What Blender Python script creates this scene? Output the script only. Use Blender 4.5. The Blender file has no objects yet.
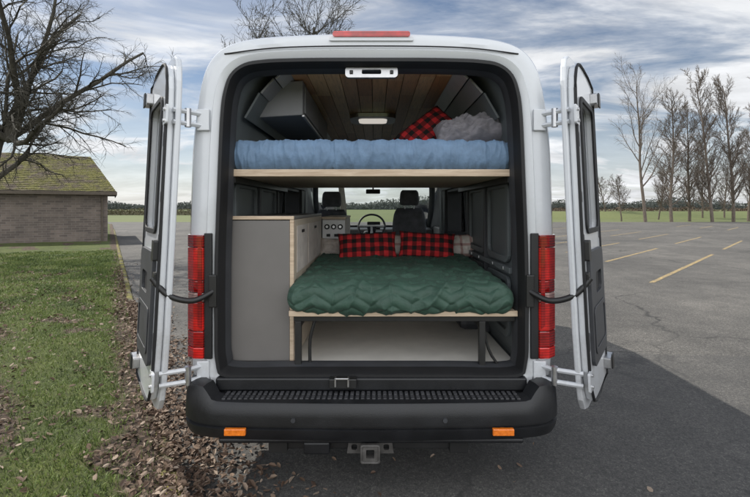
import bpy, bmesh, math, random
from mathutils import Vector, noise, Matrix
random.seed(7)
scene=bpy.context.scene
col=scene.collection
R=math.radians

# ---------------------------------------------------------------- materials
def newmat(name):
    m=bpy.data.materials.new(name); m.use_nodes=True
    nt=m.node_tree; b=nt.nodes["Principled BSDF"]
    return m,nt,b
def N(nt,t,**kw):
    n=nt.nodes.new(t)
    for k,v in kw.items(): setattr(n,k,v)
    return n
def coords(nt,scale=(1,1,1)):
    g=N(nt,'ShaderNodeTexCoord'); mp=N(nt,'ShaderNodeMapping')
    mp.inputs['Scale'].default_value=scale
    nt.links.new(g.outputs['Object'],mp.inputs['Vector']); return mp.outputs['Vector']
def noisen(nt,vec,scale,detail=4,rough=.6,dist=0):
    n=N(nt,'ShaderNodeTexNoise'); n.inputs['Scale'].default_value=scale
    n.inputs['Detail'].default_value=detail; n.inputs['Roughness'].default_value=rough
    n.inputs['Distortion'].default_value=dist
    nt.links.new(vec,n.inputs['Vector']); return n.outputs['Fac']
def ramp(nt,fac,stops):
    r=N(nt,'ShaderNodeValToRGB'); e=r.color_ramp.elements
    while len(e)<len(stops): e.new(.5)
    for el,(p,c) in zip(e,stops):
        el.position=p; el.color=(c[0],c[1],c[2],1) if not isinstance(c,(int,float)) else (c,c,c,1)
    nt.links.new(fac,r.inputs['Fac']); return r.outputs['Color']
def mixc(nt,fac,a,b,mode='MIX'):
    m=N(nt,'ShaderNodeMix',data_type='RGBA',blend_type=mode)
    for s,v in ((m.inputs[0],fac),(m.inputs[6],a),(m.inputs[7],b)):
        if isinstance(v,(int,float)): s.default_value=v
        elif isinstance(v,tuple): s.default_value=(*v,1)
        else: nt.links.new(v,s)
    return m.outputs[2]
def math_(nt,op,a,b=None):
    m=N(nt,'ShaderNodeMath',operation=op)
    for s,v in ((m.inputs[0],a),(m.inputs[1],b)):
        if v is None: continue
        if isinstance(v,(int,float)): s.default_value=v
        else: nt.links.new(v,s)
    return m.outputs[0]
def bump(nt,b,h,strength=.3,dist=.01):
    bp=N(nt,'ShaderNodeBump'); bp.inputs['Strength'].default_value=strength; bp.inputs['Distance'].default_value=dist
    nt.links.new(h,bp.inputs['Height']); nt.links.new(bp.outputs['Normal'],b.inputs['Normal'])
def mat(name,c,rough=.5,metal=0,var=.15,scale=6,bmp=0,bscale=80,coat=0,stretch=(1,1,1)):
    m,nt,b=newmat(name)
    v=coords(nt,stretch); f=noisen(nt,v,scale,5)
    lo=tuple(x*(1-var) for x in c); hi=tuple(min(1,x*(1+var)) for x in c)
    nt.links.new(ramp(nt,f,[(.3,lo),(.7,hi)]),b.inputs['Base Color'])
    rr=N(nt,'ShaderNodeMapRange'); rr.inputs[3].default_value=max(0,rough-.08); rr.inputs[4].default_value=min(1,rough+.1)
    nt.links.new(f,rr.inputs[0]); nt.links.new(rr.outputs[0],b.inputs['Roughness'])
    b.inputs['Metallic'].default_value=metal
    b.inputs['Coat Weight'].default_value=coat
    if bmp: bump(nt,b,noisen(nt,v,bscale,3),bmp,.004)
    return m

def m_paint():
    m,nt,b=newmat('white_paint'); v=coords(nt)
    f=noisen(nt,v,3,6,.65); f2=noisen(nt,v,45,4,.7)
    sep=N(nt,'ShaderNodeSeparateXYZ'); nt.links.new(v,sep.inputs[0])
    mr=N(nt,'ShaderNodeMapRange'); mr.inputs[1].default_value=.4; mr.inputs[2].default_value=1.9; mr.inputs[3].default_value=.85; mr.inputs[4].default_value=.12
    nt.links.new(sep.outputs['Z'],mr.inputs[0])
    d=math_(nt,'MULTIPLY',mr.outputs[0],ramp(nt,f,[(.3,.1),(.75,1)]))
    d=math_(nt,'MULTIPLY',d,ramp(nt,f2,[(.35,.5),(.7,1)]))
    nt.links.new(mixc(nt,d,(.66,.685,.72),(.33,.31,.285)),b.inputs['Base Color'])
    b.inputs['Roughness'].default_value=.3; b.inputs['Coat Weight'].default_value=.7; b.inputs['Coat Roughness'].default_value=.05
    return m
PAINT=m_paint()
BLACKPL=mat('black_textured_plastic',(.010,.0105,.012),.4,var=.35,bmp=.25,bscale=250)
DARKTRIM=mat('dark_trim_plastic',(.04,.042,.047),.5,var=.2,bmp=.15,bscale=200)
RUBBER=mat('rubber_seal',(.010,.010,.011),.6)
LINER=mat('wall_liner_grey',(.115,.13,.135),.5,var=.2,scale=3,bmp=.1,bscale=150)
CABGREY=mat('cabinet_laminate_grey',(.165,.155,.147),.42,var=.10,scale=2,bmp=.05)
LOCKGREY=mat('locker_grey_laminate',(.25,.25,.26),.42,var=.07,scale=2,bmp=.05)
STEEL=mat('zinc_steel',(.55,.55,.56),.35,metal=1,var=.15,scale=20)
ALU=mat('aluminium_trim',(.62,.62,.62),.4,metal=.5,var=.1)
BLKMET=mat('black_painted_steel',(.016,.016,.016),.4,var=.2)
TYRE=mat('tyre_rubber',(.02,.02,.02),.8)
FABRICSEAT=mat('seat_fabric_charcoal',(.20,.205,.22),.9,var=.25,scale=12,bmp=.3,bscale=300)
VINYL=mat('vinyl_floor_beige',(.75,.73,.68),.45,var=.1,scale=4,bmp=.1)
WHITEPL=mat('white_plastic',(.7,.7,.7),.35,var=.05)
AMBER=mat('amber_reflector',(.9,.20,.02),.2,var=.3,scale=60,coat=1)
def m_lamp():
    m,nt,b=newmat('dim_lamp_lens'); v=coords(nt); f=noisen(nt,v,20,2)
    nt.links.new(ramp(nt,f,[(.3,(.75,.75,.72)),(.7,(.85,.85,.82))]),b.inputs['Base Color'])
    b.inputs['Emission Color'].default_value=(1,.93,.84,1); b.inputs['Emission Strength'].default_value=.55
    return m
LAMP=m_lamp()
def m_ply(name,c1,c2,st):
    m,nt,b=newmat(name); v=coords(nt,st)
    f=noisen(nt,v,5,6,.6,.6)
    nt.links.new(ramp(nt,f,[(.3,c1),(.7,c2)]),b.inputs['Base Color']); b.inputs['Roughness'].default_value=.5
    bump(nt,b,f,.1,.002); return m
PLY=m_ply('birch_plywood',(.42,.31,.21),(.68,.55,.41),(1,1,14))
PLYTOP=m_ply('birch_plywood_face',(.46,.38,.29),(.60,.52,.42),(1,12,1))

def m_planks():
    m,nt,b=newmat('ceiling_wood_planks'); v=coords(nt)
    sep=N(nt,'ShaderNodeSeparateXYZ'); nt.links.new(v,sep.inputs[0])
    ix=math_(nt,'FLOOR',math_(nt,'DIVIDE',math_(nt,'ADD',sep.outputs['X'],.52),.104))
    wn=N(nt,'ShaderNodeTexWhiteNoise',noise_dimensions='1D'); nt.links.new(ix,wn.inputs['W'])
    iy=math_(nt,'FLOOR',math_(nt,'ADD',math_(nt,'MULTIPLY',sep.outputs['Y'],1.1),math_(nt,'MULTIPLY',wn.outputs['Value'],7)))
    cmb=N(nt,'ShaderNodeCombineXYZ'); nt.links.new(ix,cmb.inputs[0]); nt.links.new(iy,cmb.inputs[1])
    w2=N(nt,'ShaderNodeTexWhiteNoise',noise_dimensions='3D'); nt.links.new(cmb.outputs[0],w2.inputs['Vector'])
    base=ramp(nt,w2.outputs['Value'],[(0,(.50,.23,.09)),(.35,(.82,.46,.20)),(.7,(.93,.63,.34)),(1,(.60,.31,.15))])
    mp=N(nt,'ShaderNodeMapping'); mp.inputs['Scale'].default_value=(22,1.4,1); nt.links.new(v,mp.inputs['Vector'])
    g=noisen(nt,mp.outputs['Vector'],3,7,.65,1.2)
    c=mixc(nt,.7,base,ramp(nt,g,[(.3,(.5,.42,.36)),(.55,(1,1,1)),(.8,(1.0,.98,.9))]),'MULTIPLY')
    nt.links.new(c,b.inputs['Base Color']); b.inputs['Roughness'].default_value=.3; bump(nt,b,g,.15,.002)
    return m
PLANK=m_planks()

def m_fabric(name,c,scale=14,sheen=.15):
    m,nt,b=newmat(name); v=coords(nt); f=noisen(nt,v,scale,5)
    nt.links.new(ramp(nt,f,[(.25,tuple(x*.8 for x in c)),(.75,tuple(x*1.2 for x in c))]),b.inputs['Base Color'])
    b.inputs['Roughness'].default_value=.6; b.inputs['Sheen Weight'].default_value=sheen
    bump(nt,b,noisen(nt,v,45,5,.7),.55,.007); return m
BLUEQ=m_fabric('blue_nylon_quilt',(.135,.22,.34),sheen=.1); GREENQ=m_fabric('green_nylon_quilt',(.030,.072,.050),sheen=.05)
GREYF=m_fabric('grey_fleece',(.27,.255,.28)); CREAM=m_fabric('cream_fabric',(.55,.49,.44))
def m_plaid():
    m,nt,b=newmat('buffalo_plaid'); v=coords(nt)
    sep=N(nt,'ShaderNodeSeparateXYZ'); nt.links.new(v,sep.inputs[0])
    def st(o,ph):
        a=math_(nt,'FRACT',math_(nt,'ADD',math_(nt,'DIVIDE',sep.outputs[o],.075),ph)); return math_(nt,'GREATER_THAN',a,.5)
    s=math_(nt,'MULTIPLY',math_(nt,'ADD',st('X',100.2),st('Z',100.3)),.5)
    r=ramp(nt,s,[(0,(.62,.028,.032)),(.5,(.18,.012,.014)),(1,(.012,.01,.01))])
    nt.links.new(r,b.inputs['Base Color']); b.inputs['Roughness'].default_value=.9
    bump(nt,b,noisen(nt,v,90,3),.3,.003); return m
PLAID=m_plaid()
def m_plaid2():
    m,nt,b=newmat('beige_tartan'); v=coords(nt)
    sep=N(nt,'ShaderNodeSeparateXYZ'); nt.links.new(v,sep.inputs[0])
    def st(o,p,w):
        a=math_(nt,'FRACT',math_(nt,'ADD',math_(nt,'DIVIDE',sep.outputs[o],p),100.1)); return math_(nt,'LESS_THAN',a,w)
    s=math_(nt,'MULTIPLY',math_(nt,'ADD',st('X',.09,.25),st('Z',.09,.25)),.5)
    nt.links.new(ramp(nt,s,[(0,(.68,.62,.56)),(.5,(.5,.34,.3)),(1,(.28,.14,.14))]),b.inputs['Base Color']); b.inputs['Roughness'].default_value=.9
    return m
TARTAN=m_plaid2()
def m_lens(name,c,lo=.6):
    m,nt,b=newmat(name); v=coords(nt)
    w=N(nt,'ShaderNodeTexWave',wave_type='BANDS',bands_direction='Z'); w.inputs['Scale'].default_value=22; nt.links.new(v,w.inputs['Vector'])
    f=noisen(nt,v,12,3)
    c1=ramp(nt,w.outputs['Fac'],[(0,tuple(x*lo for x in c)),(1,c)])
    nt.links.new(mixc(nt,.8,c1,ramp(nt,f,[(.35,(.45,.45,.45)),(.65,(1.1,1.1,1.1))]),'MULTIPLY'),b.inputs['Base Color'])
    b.inputs['Roughness'].default_value=.1; b.inputs['Coat Weight'].default_value=1
    return m
REDL=m_lens('red_lens',(.72,.018,.014)); REDD=m_lens('dark_red_lens',(.40,.010,.010),.5); CLEARL=m_lens('clear_lens',(.66,.42,.38)); 
def m_glass(name,tint,rough=.02):
    m=bpy.data.materials.new(name); m.use_nodes=True; nt=m.node_tree; nt.nodes.clear()
    o=N(nt,'ShaderNodeOutputMaterial'); t=N(nt,'ShaderNodeBsdfTransparent'); t.inputs[0].default_value=(*tint,1)
    g=N(nt,'ShaderNodeBsdfGlossy'); g.inputs['Roughness'].default_value=rough; g.inputs['Color'].default_value=(.9,.9,.9,1)
    fr=N(nt,'ShaderNodeFresnel'); fr.inputs['IOR'].default_value=1.45
    mx=N(nt,'ShaderNodeMixShader'); nt.links.new(fr.outputs[0],mx.inputs[0]); nt.links.new(t.outputs[0],mx.inputs[1]); nt.links.new(g.outputs[0],mx.inputs[2])
    nt.links.new(mx.outputs[0],o.inputs[0]); return m
GLASS=m_glass('clear_glass',(.85,.9,.88)); DGLASS=m_glass('privacy_glass',(.07,.08,.085))

# ---------------------------------------------------------------- mesh helpers
def empty(name):
    e=bpy.data.objects.new(name,None); e.empty_display_size=.1; col.objects.link(e); return e
def mk(name,verts,faces,mats,parent=None,smooth=False,fm=None,sharp=None,recalc=False,bevel=0):
    me=bpy.data.meshes.new(name); me.from_pydata([tuple(v) for v in verts],[],faces); 
    if not isinstance(mats,(list,tuple)): mats=[mats]
    for m in mats: me.materials.append(m)
    if fm is not None: me.polygons.foreach_set('material_index',fm)
    if recalc:
        bm=bmesh.new(); bm.from_mesh(me); bmesh.ops.recalc_face_normals(bm,faces=bm.faces); bm.to_mesh(me); bm.free()
    if smooth: me.polygons.foreach_set('use_smooth',[True]*len(me.polygons))
    if sharp: me.set_sharp_from_angle(angle=R(sharp))
    me.update()
    o=bpy.data.objects.new(name,me); col.objects.link(o)
    if parent: o.parent=parent
    if bevel:
        b=o.modifiers.new('b','BEVEL'); b.width=bevel; b.segments=2; b.limit_method='ANGLE'; b.angle_limit=R(40)
    return o
def boxdata(cx,cy,cz,sx,sy,sz,rot=None):
    vs=[]
    for dx in(-.5,.5):
        for dy in(-.5,.5):
            for dz in(-.5,.5):
                v=Vector((dx*sx,dy*sy,dz*sz))
                if rot: v=rot@v
                vs.append(v+Vector((cx,cy,cz)))
    fs=[(0,1,3,2),(4,6,7,5),(0,4,5,1),(2,3,7,6),(0,2,6,4),(1,5,7,3)]
    return vs,fs
def box(name,x0,x1,y0,y1,z0,z1,m,parent=None,bevel=.004,rot=None):
    vs,fs=boxdata((x0+x1)/2,(y0+y1)/2,(z0+z1)/2,x1-x0,y1-y0,z1-z0,rot)
    return mk(name,vs,fs,m,parent,bevel=bevel)
def boxes(name,lst,m,parent=None,bevel=.003):
    V=[];F=[]
    for b in lst:
        x0,x1,y0,y1,z0,z1=b
        vs,fs=boxdata((x0+x1)/2,(y0+y1)/2,(z0+z1)/2,x1-x0,y1-y0,z1-z0)
        o=len(V); V+=vs; F+=[tuple(i+o for i in f) for f in fs]
    return mk(name,V,F,m,parent,bevel=bevel)
def catmull(pts,k,closed=False):
    out=[];n=len(pts); P=[Vector(p) for p in pts]
    rng=n if closed else n-1
    for i in range(rng):
        if closed: a,b,c,d=P[(i-1)%n],P[i],P[(i+1)%n],P[(i+2)%n]
        else: a,b,c,d=P[max(i-1,0)],P[i],P[i+1],P[min(i+2,n-1)]
        for j in range(k):
            t=j/k
            out.append(.5*((2*b)+(c-a)*t+(2*a-5*b+4*c-d)*t*t+(3*b-a-3*c+d)*t**3))
    if not closed: out.append(P[-1])
    return out
def tube(name,pts,r,m,parent=None,sides=8,k=6,flat=1):
    P=catmull(pts,k); V=[];F=[]
    for i,p in enumerate(P):
        t=(P[min(i+1,len(P)-1)]-P[max(i-1,0)]).normalized()
        up=Vector((0,0,1)) if abs(t.z)<.9 else Vector((1,0,0))
        a=t.cross(up).normalized(); b=a.cross(t)
        for s in range(sides):
            an=2*math.pi*s/sides; V.append(p+a*math.cos(an)*r*flat+b*math.sin(an)*r)
    for i in range(len(P)-1):
        for s in range(sides):
            F.append((i*sides+s,i*sides+(s+1)%sides,(i+1)*sides+(s+1)%sides,(i+1)*sides+s))
    F.append(tuple(range(sides))[::-1]); F.append(tuple(range((len(P)-1)*sides,len(P)*sides)))
    return mk(name,V,F,m,parent,smooth=True,sharp=50)
def cyl(name,p0,p1,r,m,parent=None,sides=20):
    return tube(name,[p0,p1],r,m,parent,sides=sides,k=1)
def rr(u0,z0,u1,z1,r,n=5):
    pts=[]
    for cx,cz,a0 in((u1-r,z1-r,0),(u0+r,z1-r,90),(u0+r,z0+r,180),(u1-r,z0+r,270)):
        for i in range(n+1):
            a=R(a0+90*i/n); pts.append((cx+r*math.cos(a),cz+r*math.sin(a)))
    return pts
def slab(name,outer,holes,d0,d1,mapf,m,parent=None,bevel=.004):
    bm=bmesh.new(); es=[]
    loops=[outer]+holes
    for L in loops:
        vs=[bm.verts.new((u,z,0)) for u,z in L]
        for i in range(len(vs)): es.append(bm.edges.new((vs[i],vs[(i+1)%len(vs)])))
    bm.verts.index_update()
    bmesh.ops.triangle_fill(bm,use_beauty=True,use_dissolve=False,edges=es)
    bm.verts.ensure_lookup_table()
    pts=[(v.co.x,v.co.y) for v in bm.verts]; tris=[tuple(v.index for v in f.verts) for f in bm.faces]
    bm.free(); n=len(pts)
    V=[mapf(u,d0,z) for u,z in pts]+[mapf(u,d1,z) for u,z in pts]
    F=[t for t in tris]+[tuple(i+n for i in t[::-1]) for t in tris]
    o=0
    for L in loops:
        k=len(L)
        for i in range(k):
            a=o+i;b=o+(i+1)%k; F.append((a,b,b+n,a+n))
        o+=k
    return mk(name,V,F,m,parent,recalc=True,bevel=bevel)
XZ=lambda u,d,z:(u,d,z)
XY=lambda u,d,z:(u,z,d)

# ================================================================= VAN
van=empty('camper_van')
outer_h=[(.45,.42),(.90,.42),(1.015,.60),(1.037,.9),(1.043,1.3),(1.03,1.75),(1.02,1.95),(1.0,2.12),(.978,2.26),(.94,2.38),(.87,2.47),(.76,2.522),(.6,2.548),(.3,2.565),(0,2.57)]
open_h =[(.45,.63),(.80,.63),(.86,.70),(.868,.9),(.866,1.3),(.85,1.75),(.842,1.95),(.834,2.10),(.82,2.21),(.785,2.31),(.71,2.37),(.6,2.39),(.45,2.397),(.25,2.40),(0,2.40)]
lin_h  =[(.45,.61),(.86,.615),(.872,.72),(.875,.9),(.878,1.3),(.865,1.75),(.85,1.95),(.82,2.12),(.785,2.24),(.73,2.33),(.66,2.40),(.58,2.44),(.4,2.455),(.2,2.46),(0,2.46)]
def fullloop(h):
    right=[(0,h[0][1])]+h
    left=[(-x,z) for x,z in h[:-1]][::-1]
    return [(x,z) for x,z in right+left]
def smoothloop(h,k=4):
    return [(v[0],v[1]) for v in catmull([(x,z,0) for x,z in fullloop(h)],k,closed=True)]
OUT=smoothloop(outer_h); OPN=smoothloop(open_h); LIN=smoothloop(lin_h)
n=len(OUT)
def lerp(a,b,t): return [(p[0]*(1-t)+q[0]*t,p[1]*(1-t)+q[1]*t) for p,q in zip(a,b)]
TOP=2.57
Hts=[(0,TOP),(3.5,TOP),(4.1,2.36),(4.95,1.28),(5.6,1.05),(5.78,.82)]
def Ht(y):
    for (a,h),(b,g) in zip(Hts,Hts[1:]):
        if y<=b: return h+(g-h)*max(0,(y-a))/(b-a)
    return Hts[-1][1]
rings=[];ys=[]
for L,y in ((OPN,.07),(OPN,0.0),(lerp(OPN,OUT,.12),-.014),(lerp(OPN,OUT,.30),-.024),(lerp(OPN,OUT,.34),-.012),(lerp(OPN,OUT,.60),-.018),(lerp(OPN,OUT,.85),.0),(lerp(OPN,OUT,.965),.035),(OUT,.1)):
    rings.append([(x,y,z) for x,z in L]); ys.append(y)
for y in (.5,1.0,1.5,2.05,2.6,3.0,3.3,3.5,3.8,4.1,4.5,4.95,5.3,5.6,5.78):
    s=(Ht(y)-.42)/(TOP-.42); xs=1 if y<4.1 else 1-.12*((y-4.1)/1.68)**2
    rings.append([(x*xs,y,.42+(z-.42)*s) for x,z in OUT]); ys.append(y)
V=[p for r in rings for p in r];F=[];FM=[]
for i in range(len(rings)-1):
    for j in range(n):
        k=(j+1)%n
        F.append((i*n+j,i*n+k,(i+1)*n+k,(i+1)*n+j))
        zc=(OUT[j][1]+OUT[k][1])/2; xc=(OUT[j][0]+OUT[k][0])/2; yc=(ys[i]+ys[i+1])/2
        g=0
        if abs(xc)>.95 and 1.3<zc<1.75 and 1.5<yc<2.6: g=1
        if abs(xc)>.95 and 1.3<zc<1.95 and 3.3<yc<4.1: g=1
        if zc>2.2 and abs(xc)<.975 and 4.1<yc<4.95: g=1
        FM.append(g)
F.append(tuple((len(rings)-1)*n+j for j in range(n)));FM.append(0)
mk('body_shell',V,F,[PAINT,GLASS],van,smooth=True,fm=FM,sharp=32,recalc=True)
rs=[]
def inset(L,d):
    out=[]
    m=len(L)
    for i,(x,z) in enumerate(L):
        a=L[i-1];b=L[(i+1)%m]; tx,tz=b[0]-a[0],b[1]-a[1]; l=math.hypot(tx,tz) or 1
        nx,nz=-tz/l,tx/l
        out.append((x+nx*d,z+nz*d))
    return out
for L,y in ((inset(OPN,-.012),-.012),(inset(OPN,.0),-.036),(inset(OPN,.016),-.036),(inset(OPN,.026),-.01),(inset(OPN,.03),.05),(inset(OPN,.038),.07),(inset(OPN,.04),.12),(inset(OPN,.0),.14)):
    rs.append([(x,y,z) for x,z in L])
V=[p for r in rs for p in r];F=[]
for i in range(len(rs)-1):
    for j in range(n): F.append((i*n+j,i*n+(j+1)%n,(i+1)*n+(j+1)%n,(i+1)*n+j))
mk('door_seal',V,F,[RUBBER,DARKTRIM],van,smooth=True,fm=[0]*(4*n)+[1]*(3*n),sharp=50,recalc=True)
lr=[];ly=[.14,.2,.8,1.5,2.05,2.6,3.1]
for y in ly:
    L=OPN if y==.14 else LIN
    lr.append([(x,y,z) for x,z in L])
V=[p for r in lr for p in r];F=[]
for i in range(len(lr)-1):
    for j in range(n):
        k=(j+1)%n; zc=(LIN[j][1]+LIN[k][1])/2; xc=abs(LIN[j][0]+LIN[k][0])/2
        if xc>.8 and 1.3<zc<1.75 and 1.5<(ly[i]+ly[i+1])/2<2.6: continue
        F.append((i*n+j,i*n+k,(i+1)*n+k,(i+1)*n+j))
mk('wall_liner',V,F,LINER,van,smooth=True,sharp=40)
for s in(-1,1):
    boxes('window_reveal',[(min(s*.86,s*1.02),max(s*.86,s*1.02),1.47,1.50,1.27,1.78),(min(s*.86,s*1.02),max(s*.86,s*1.02),2.60,2.63,1.27,1.78),
      (min(s*.86,s*1.02),max(s*.86,s*1.02),1.5,2.6,1.27,1.30),(min(s*.86,s*1.0),max(s*.86,s*1.0),1.5,2.6,1.75,1.78)],DARKTRIM,van)
mapL=lambda s:(lambda u,d,z:(s*(.874-d),u,z))
for s in (-1,1):
    for (a,b_) in ((.28,.80),(.88,1.42)):
        slab('wall_panel',rr(a,1.22,b_,1.74,.07),[rr(a+.04,1.26,b_-.04,1.70,.05)],0,.022,mapL(s),LINER,van)
        slab('wall_panel_lower',rr(a,.75,b_,1.14,.06),[rr(a+.04,.79,b_-.04,1.10,.04)],0,.022,mapL(s),LINER,van)
    boxes('wall_rib',[(min(s*.84,s*.88),max(s*.84,s*.88),y,y+.04,.64,1.95) for y in (.82,1.43,2.68)],DARKTRIM,van)
    boxes('cargo_rail',[(min(s*.835,s*.875),max(s*.835,s*.875),.2,3.0,z,z+.035) for z in (1.17,1.2+.58)],LINER,van)
    boxes('trim_screw',[(min(s*.826,s*.8345),max(s*.826,s*.8345),y,y+.02,1.18,1.20) for y in (.3,.55,.95,1.2)],STEEL,van,bevel=.003)
V=[];F=[]
for i in range(10):
    x0=-.52+i*.104; vs,fs=boxdata(x0+.052,1.66,2.432,.100,2.85,.012); o=len(V);V+=vs;F+=[tuple(q+o for q in f) for f in fs]
mk('ceiling_planks',V,F,PLANK,van,bevel=.002)
box('ceiling_backing',-.53,.53,.24,3.09,2.442,2.447,RUBBER,van,bevel=0)
for s in (-1,1):
    for (p,q,m_) in (((.525,2.445),(.60,2.375),ALU),((.61,2.375),(.69,2.285),LOCKGREY),((.70,2.285),(.79,2.13),LINER)):
        ya,yb=.24,3.05
        nx=(q[1]-p[1]);nz=-(q[0]-p[0]); l=math.hypot(nx,nz); nx=nx/l*.014;nz=nz/l*.014
        vs=[(s*p[0],ya,p[1]),(s*q[0],ya,q[1]),(s*(q[0]+nx),ya,q[1]+nz),(s*(p[0]+nx),ya,p[1]+nz)]
        vs+=[(a,yb,c) for a,_,c in vs]
        mk('roof_side_panel',vs,[(0,1,2,3),(7,6,5,4),(0,4,5,1),(1,5,6,2),(2,6,7,3),(3,7,4,0)],m_,van,recalc=True,bevel=.003)
slab('roof_latch_plate',rr(-.15,2.315,.15,2.378,.02),[rr(-.055,2.335,.055,2.36,.008)],.035,.065,XZ,STEEL,van)
boxes('roof_latch_bolts',[(-.125,-.105,.025,.036,2.335,2.355),(.105,.125,.025,.036,2.335,2.355)],DARKTRIM,van)
slab('ceiling_vent_frame',rr(-.21,1.45,.21,1.82,.10,8),[rr(-.13,1.54,.13,1.74,.05,8)],2.385,2.424,XY,STEEL,van)
slab('ceiling_lamp_lens',rr(-.129,1.541,.129,1.739,.049,8),[],2.378,2.42,XY,LAMP,van)
box('cargo_floor',-.865,.865,.05,3.15,.60,.64,VINYL,van)
box('floor_edge_trim',-.83,.83,.0,.05,.60,.648,ALU,van)
box('sill_plate',-.86,.86,-.05,.0,.56,.632,BLACKPL,van,bevel=.01)
boxes('sill_latch',[(-.23,-.08,-.085,-.03,.585,.64)],BLKMET,van,bevel=.006)
boxes('sill_latch_striker',[(-.20,-.19,-.10,-.07,.60,.65),(-.13,-.12,-.10,-.07,.60,.65),(-.20,-.12,-.10,-.09,.64,.65)],STEEL,van,bevel=.003)
for s in(-1,1): box('wheel_well_cover',min(s*.66,s*.865),max(s*.66,s*.865),.85,1.75,.64,.88,DARKTRIM,van,bevel=.05)
slab('high_brake_lamp',rr(-.215,2.522,.215,2.552,.012),[],-.035,.12,XZ,REDL,van,bevel=.006)
slab('brake_lamp_housing',rr(-.235,2.502,.235,2.5215,.008),[],-.028,.10,XZ,PAINT,van,bevel=.006)
tube('roof_seam',[(-.82,-.020,2.43),(-.5,-.03,2.462),(0,-.032,2.47),(.5,-.03,2.462),(.82,-.020,2.43)],.004,RUBBER,van,k=8)
for s in(-1,1):
    plan=[(.925,-.018),(.93,-.045),(.985,-.04),(1.03,-.005),(1.055,.05),(1.062,.13),(1.03,.13),(.99,.06),(.96,.02)]
    def lens(z0,z1,m_,shr=0.0,nm='tail_light'):
        rows=[(z0,.985),(z0+.006,1),(z1-.006,1),(z1,.985)]
        V=[];F=[];k=len(plan)
        for z,sc in rows:
            for x,y in plan: V.append((s*(.96+(x-.96)*sc*(1-shr)),.03+(y-.03)*sc*(1-shr),z))
        for i in range(3):
            for j in range(k): F.append((i*k+j,i*k+(j+1)%k,(i+1)*k+(j+1)%k,(i+1)*k+j))
        F.append(tuple(range(k)));F.append(tuple(range(3*k,4*k)))
        mk(nm,V,F,m_,van,recalc=True,bevel=.003)
    lens(1.352,1.42,REDD); lens(1.17,1.349,REDL); lens(1.102,1.167,REDD,.03); lens(1.05,1.099,CLEARL,.03,'reverse_light'); lens(.89,1.047,REDL,.0); lens(.80,.887,REDD); lens(.735,.797,REDL)
    slab('tail_light_inner_facet',[(s*.935,.90),(s*.958,.92),(s*.958,1.37),(s*.935,1.40)],[],-.049,-.0455,XZ,REDD,van,bevel=.001)
    box('tail_light_backing',min(s*.885,s*.93),max(s*.885,s*.93),-.034,-.016,.73,1.43,BLACKPL,van,bevel=.005)
path=[(-1.025,.55,0),(-1.03,.2,0),(-1.025,.0,0),(-.99,-.10,0),(-.895,-.165,0),(-.7,-.197,0),(-.35,-.21,0),(0,-.215,0)]
path=path+[(-x,y,0) for x,y,_ in path[:-1]][::-1]
P=catmull(path,6)
prof=[(-.20,.375),(-.05,.36),(-.012,.368),(.0,.395),(.004,.425),(-.010,.432),(-.010,.44),(.006,.448),(.006,.49),(.0,.535),(-.018,.556),(-.05,.562),(-.10,.562)]
V=[];F=[];k=len(prof)
for i,p in enumerate(P):
    t=(P[min(i+1,len(P)-1)]-P[max(i-1,0)]).normalized(); nn=Vector((t.y,-t.x,0))
    ax=abs(p.x); up=max(0,min(1,(ax-.83)/.07)); up=up*up*(3-2*up)
    for q,(d,z) in enumerate(prof):
        zz=z+(.07*up if q>=10 else .045*up if q==9 else 0)
        V.append((p.x+nn.x*d,p.y+nn.y*d,zz))
for i in range(len(P)-1):
    for j in range(k-1): F.append((i*k+j,i*k+j+1,(i+1)*k+j+1,(i+1)*k+j))
mk('rear_bumper',V,F,BLACKPL,van,smooth=True,sharp=35)
box('bumper_step',-.86,.86,-.135,-.02,.535,.556,BLACKPL,van,bevel=.004)
lst=[]
for i in range(54):
    x=-.78+i*.0294
    for a,b_ in ((-.155,-.115),(-.10,-.06)):
        lst.append((x-.009,x+.009,a,b_,.556,.566))
STEPM=mat('worn_step_plastic',(.05,.05,.054),.5,var=.4,scale=30)
boxes('bumper_step_treads',lst,STEPM,van,bevel=.002)
box('bumper_lower_lip',-.8,.8,-.17,-.10,.335,.362,BLACKPL,van,bevel=.01)
for x in(-.70,.68): box('bumper_reflector',x-.055,x+.055,-.219,-.196,.40,.435,AMBER,van,bevel=.004)
for x in(-.40,.38): cyl('parking_sensor',(x,-.222,.48),(x,-.20,.48),.012,DARKTRIM,van)
box('hitch_crossbar',-.55,.5,-.10,-.03,.27,.335,BLKMET,van,bevel=.006)
HG=mat('worn_hitch_steel',(.10,.095,.09),.5,metal=.4,var=.4,scale=20)
slab('hitch_receiver',rr(-.045,.258,.035,.335,.01),[rr(-.026,.274,.016,.319,.005)],-.20,.1,XZ,HG,van)
slab('hitch_receiver_collar',rr(-.056,.248,.046,.345,.012),[rr(-.0455,.2575,.0355,.3355,.01)],-.205,-.18,XZ,HG,van)
box('hitch_insert',-.025,.015,-.16,.0,.275,.318,RUBBER,van,bevel=0)
slab('hitch_skirt',[(-.13,.262),(.12,.262),(.11,.33),(-.12,.33)],[rr(-.105,.28,-.075,.31,.01),rr(.065,.28,.095,.31,.01)],-.13,-.118,XZ,HG,van,bevel=.001)
box('trailer_socket',-.36,-.22,-.15,-.06,.265,.33,BLACKPL,van,bevel=.01)
boxes('hitch_bracket',[(-.55,-.45,-.12,.3,.26,.345),(.42,.52,-.12,.3,.26,.345)],BLKMET,van)
box('spare_wheel_carrier',-.5,.5,.15,.9,.24,.40,RUBBER,van,bevel=.05)
cyl('rear_axle',(-.8,1.25,.36),(.8,1.25,.36),.07,BLKMET,van)
cyl('exhaust_pipe',(.55,.05,.30),(.55,1.2,.3),.03,HG,van)
box('chassis_floor',-.85,.85,.9,5.3,.34,.42,RUBBER,van,bevel=.01)
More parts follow.
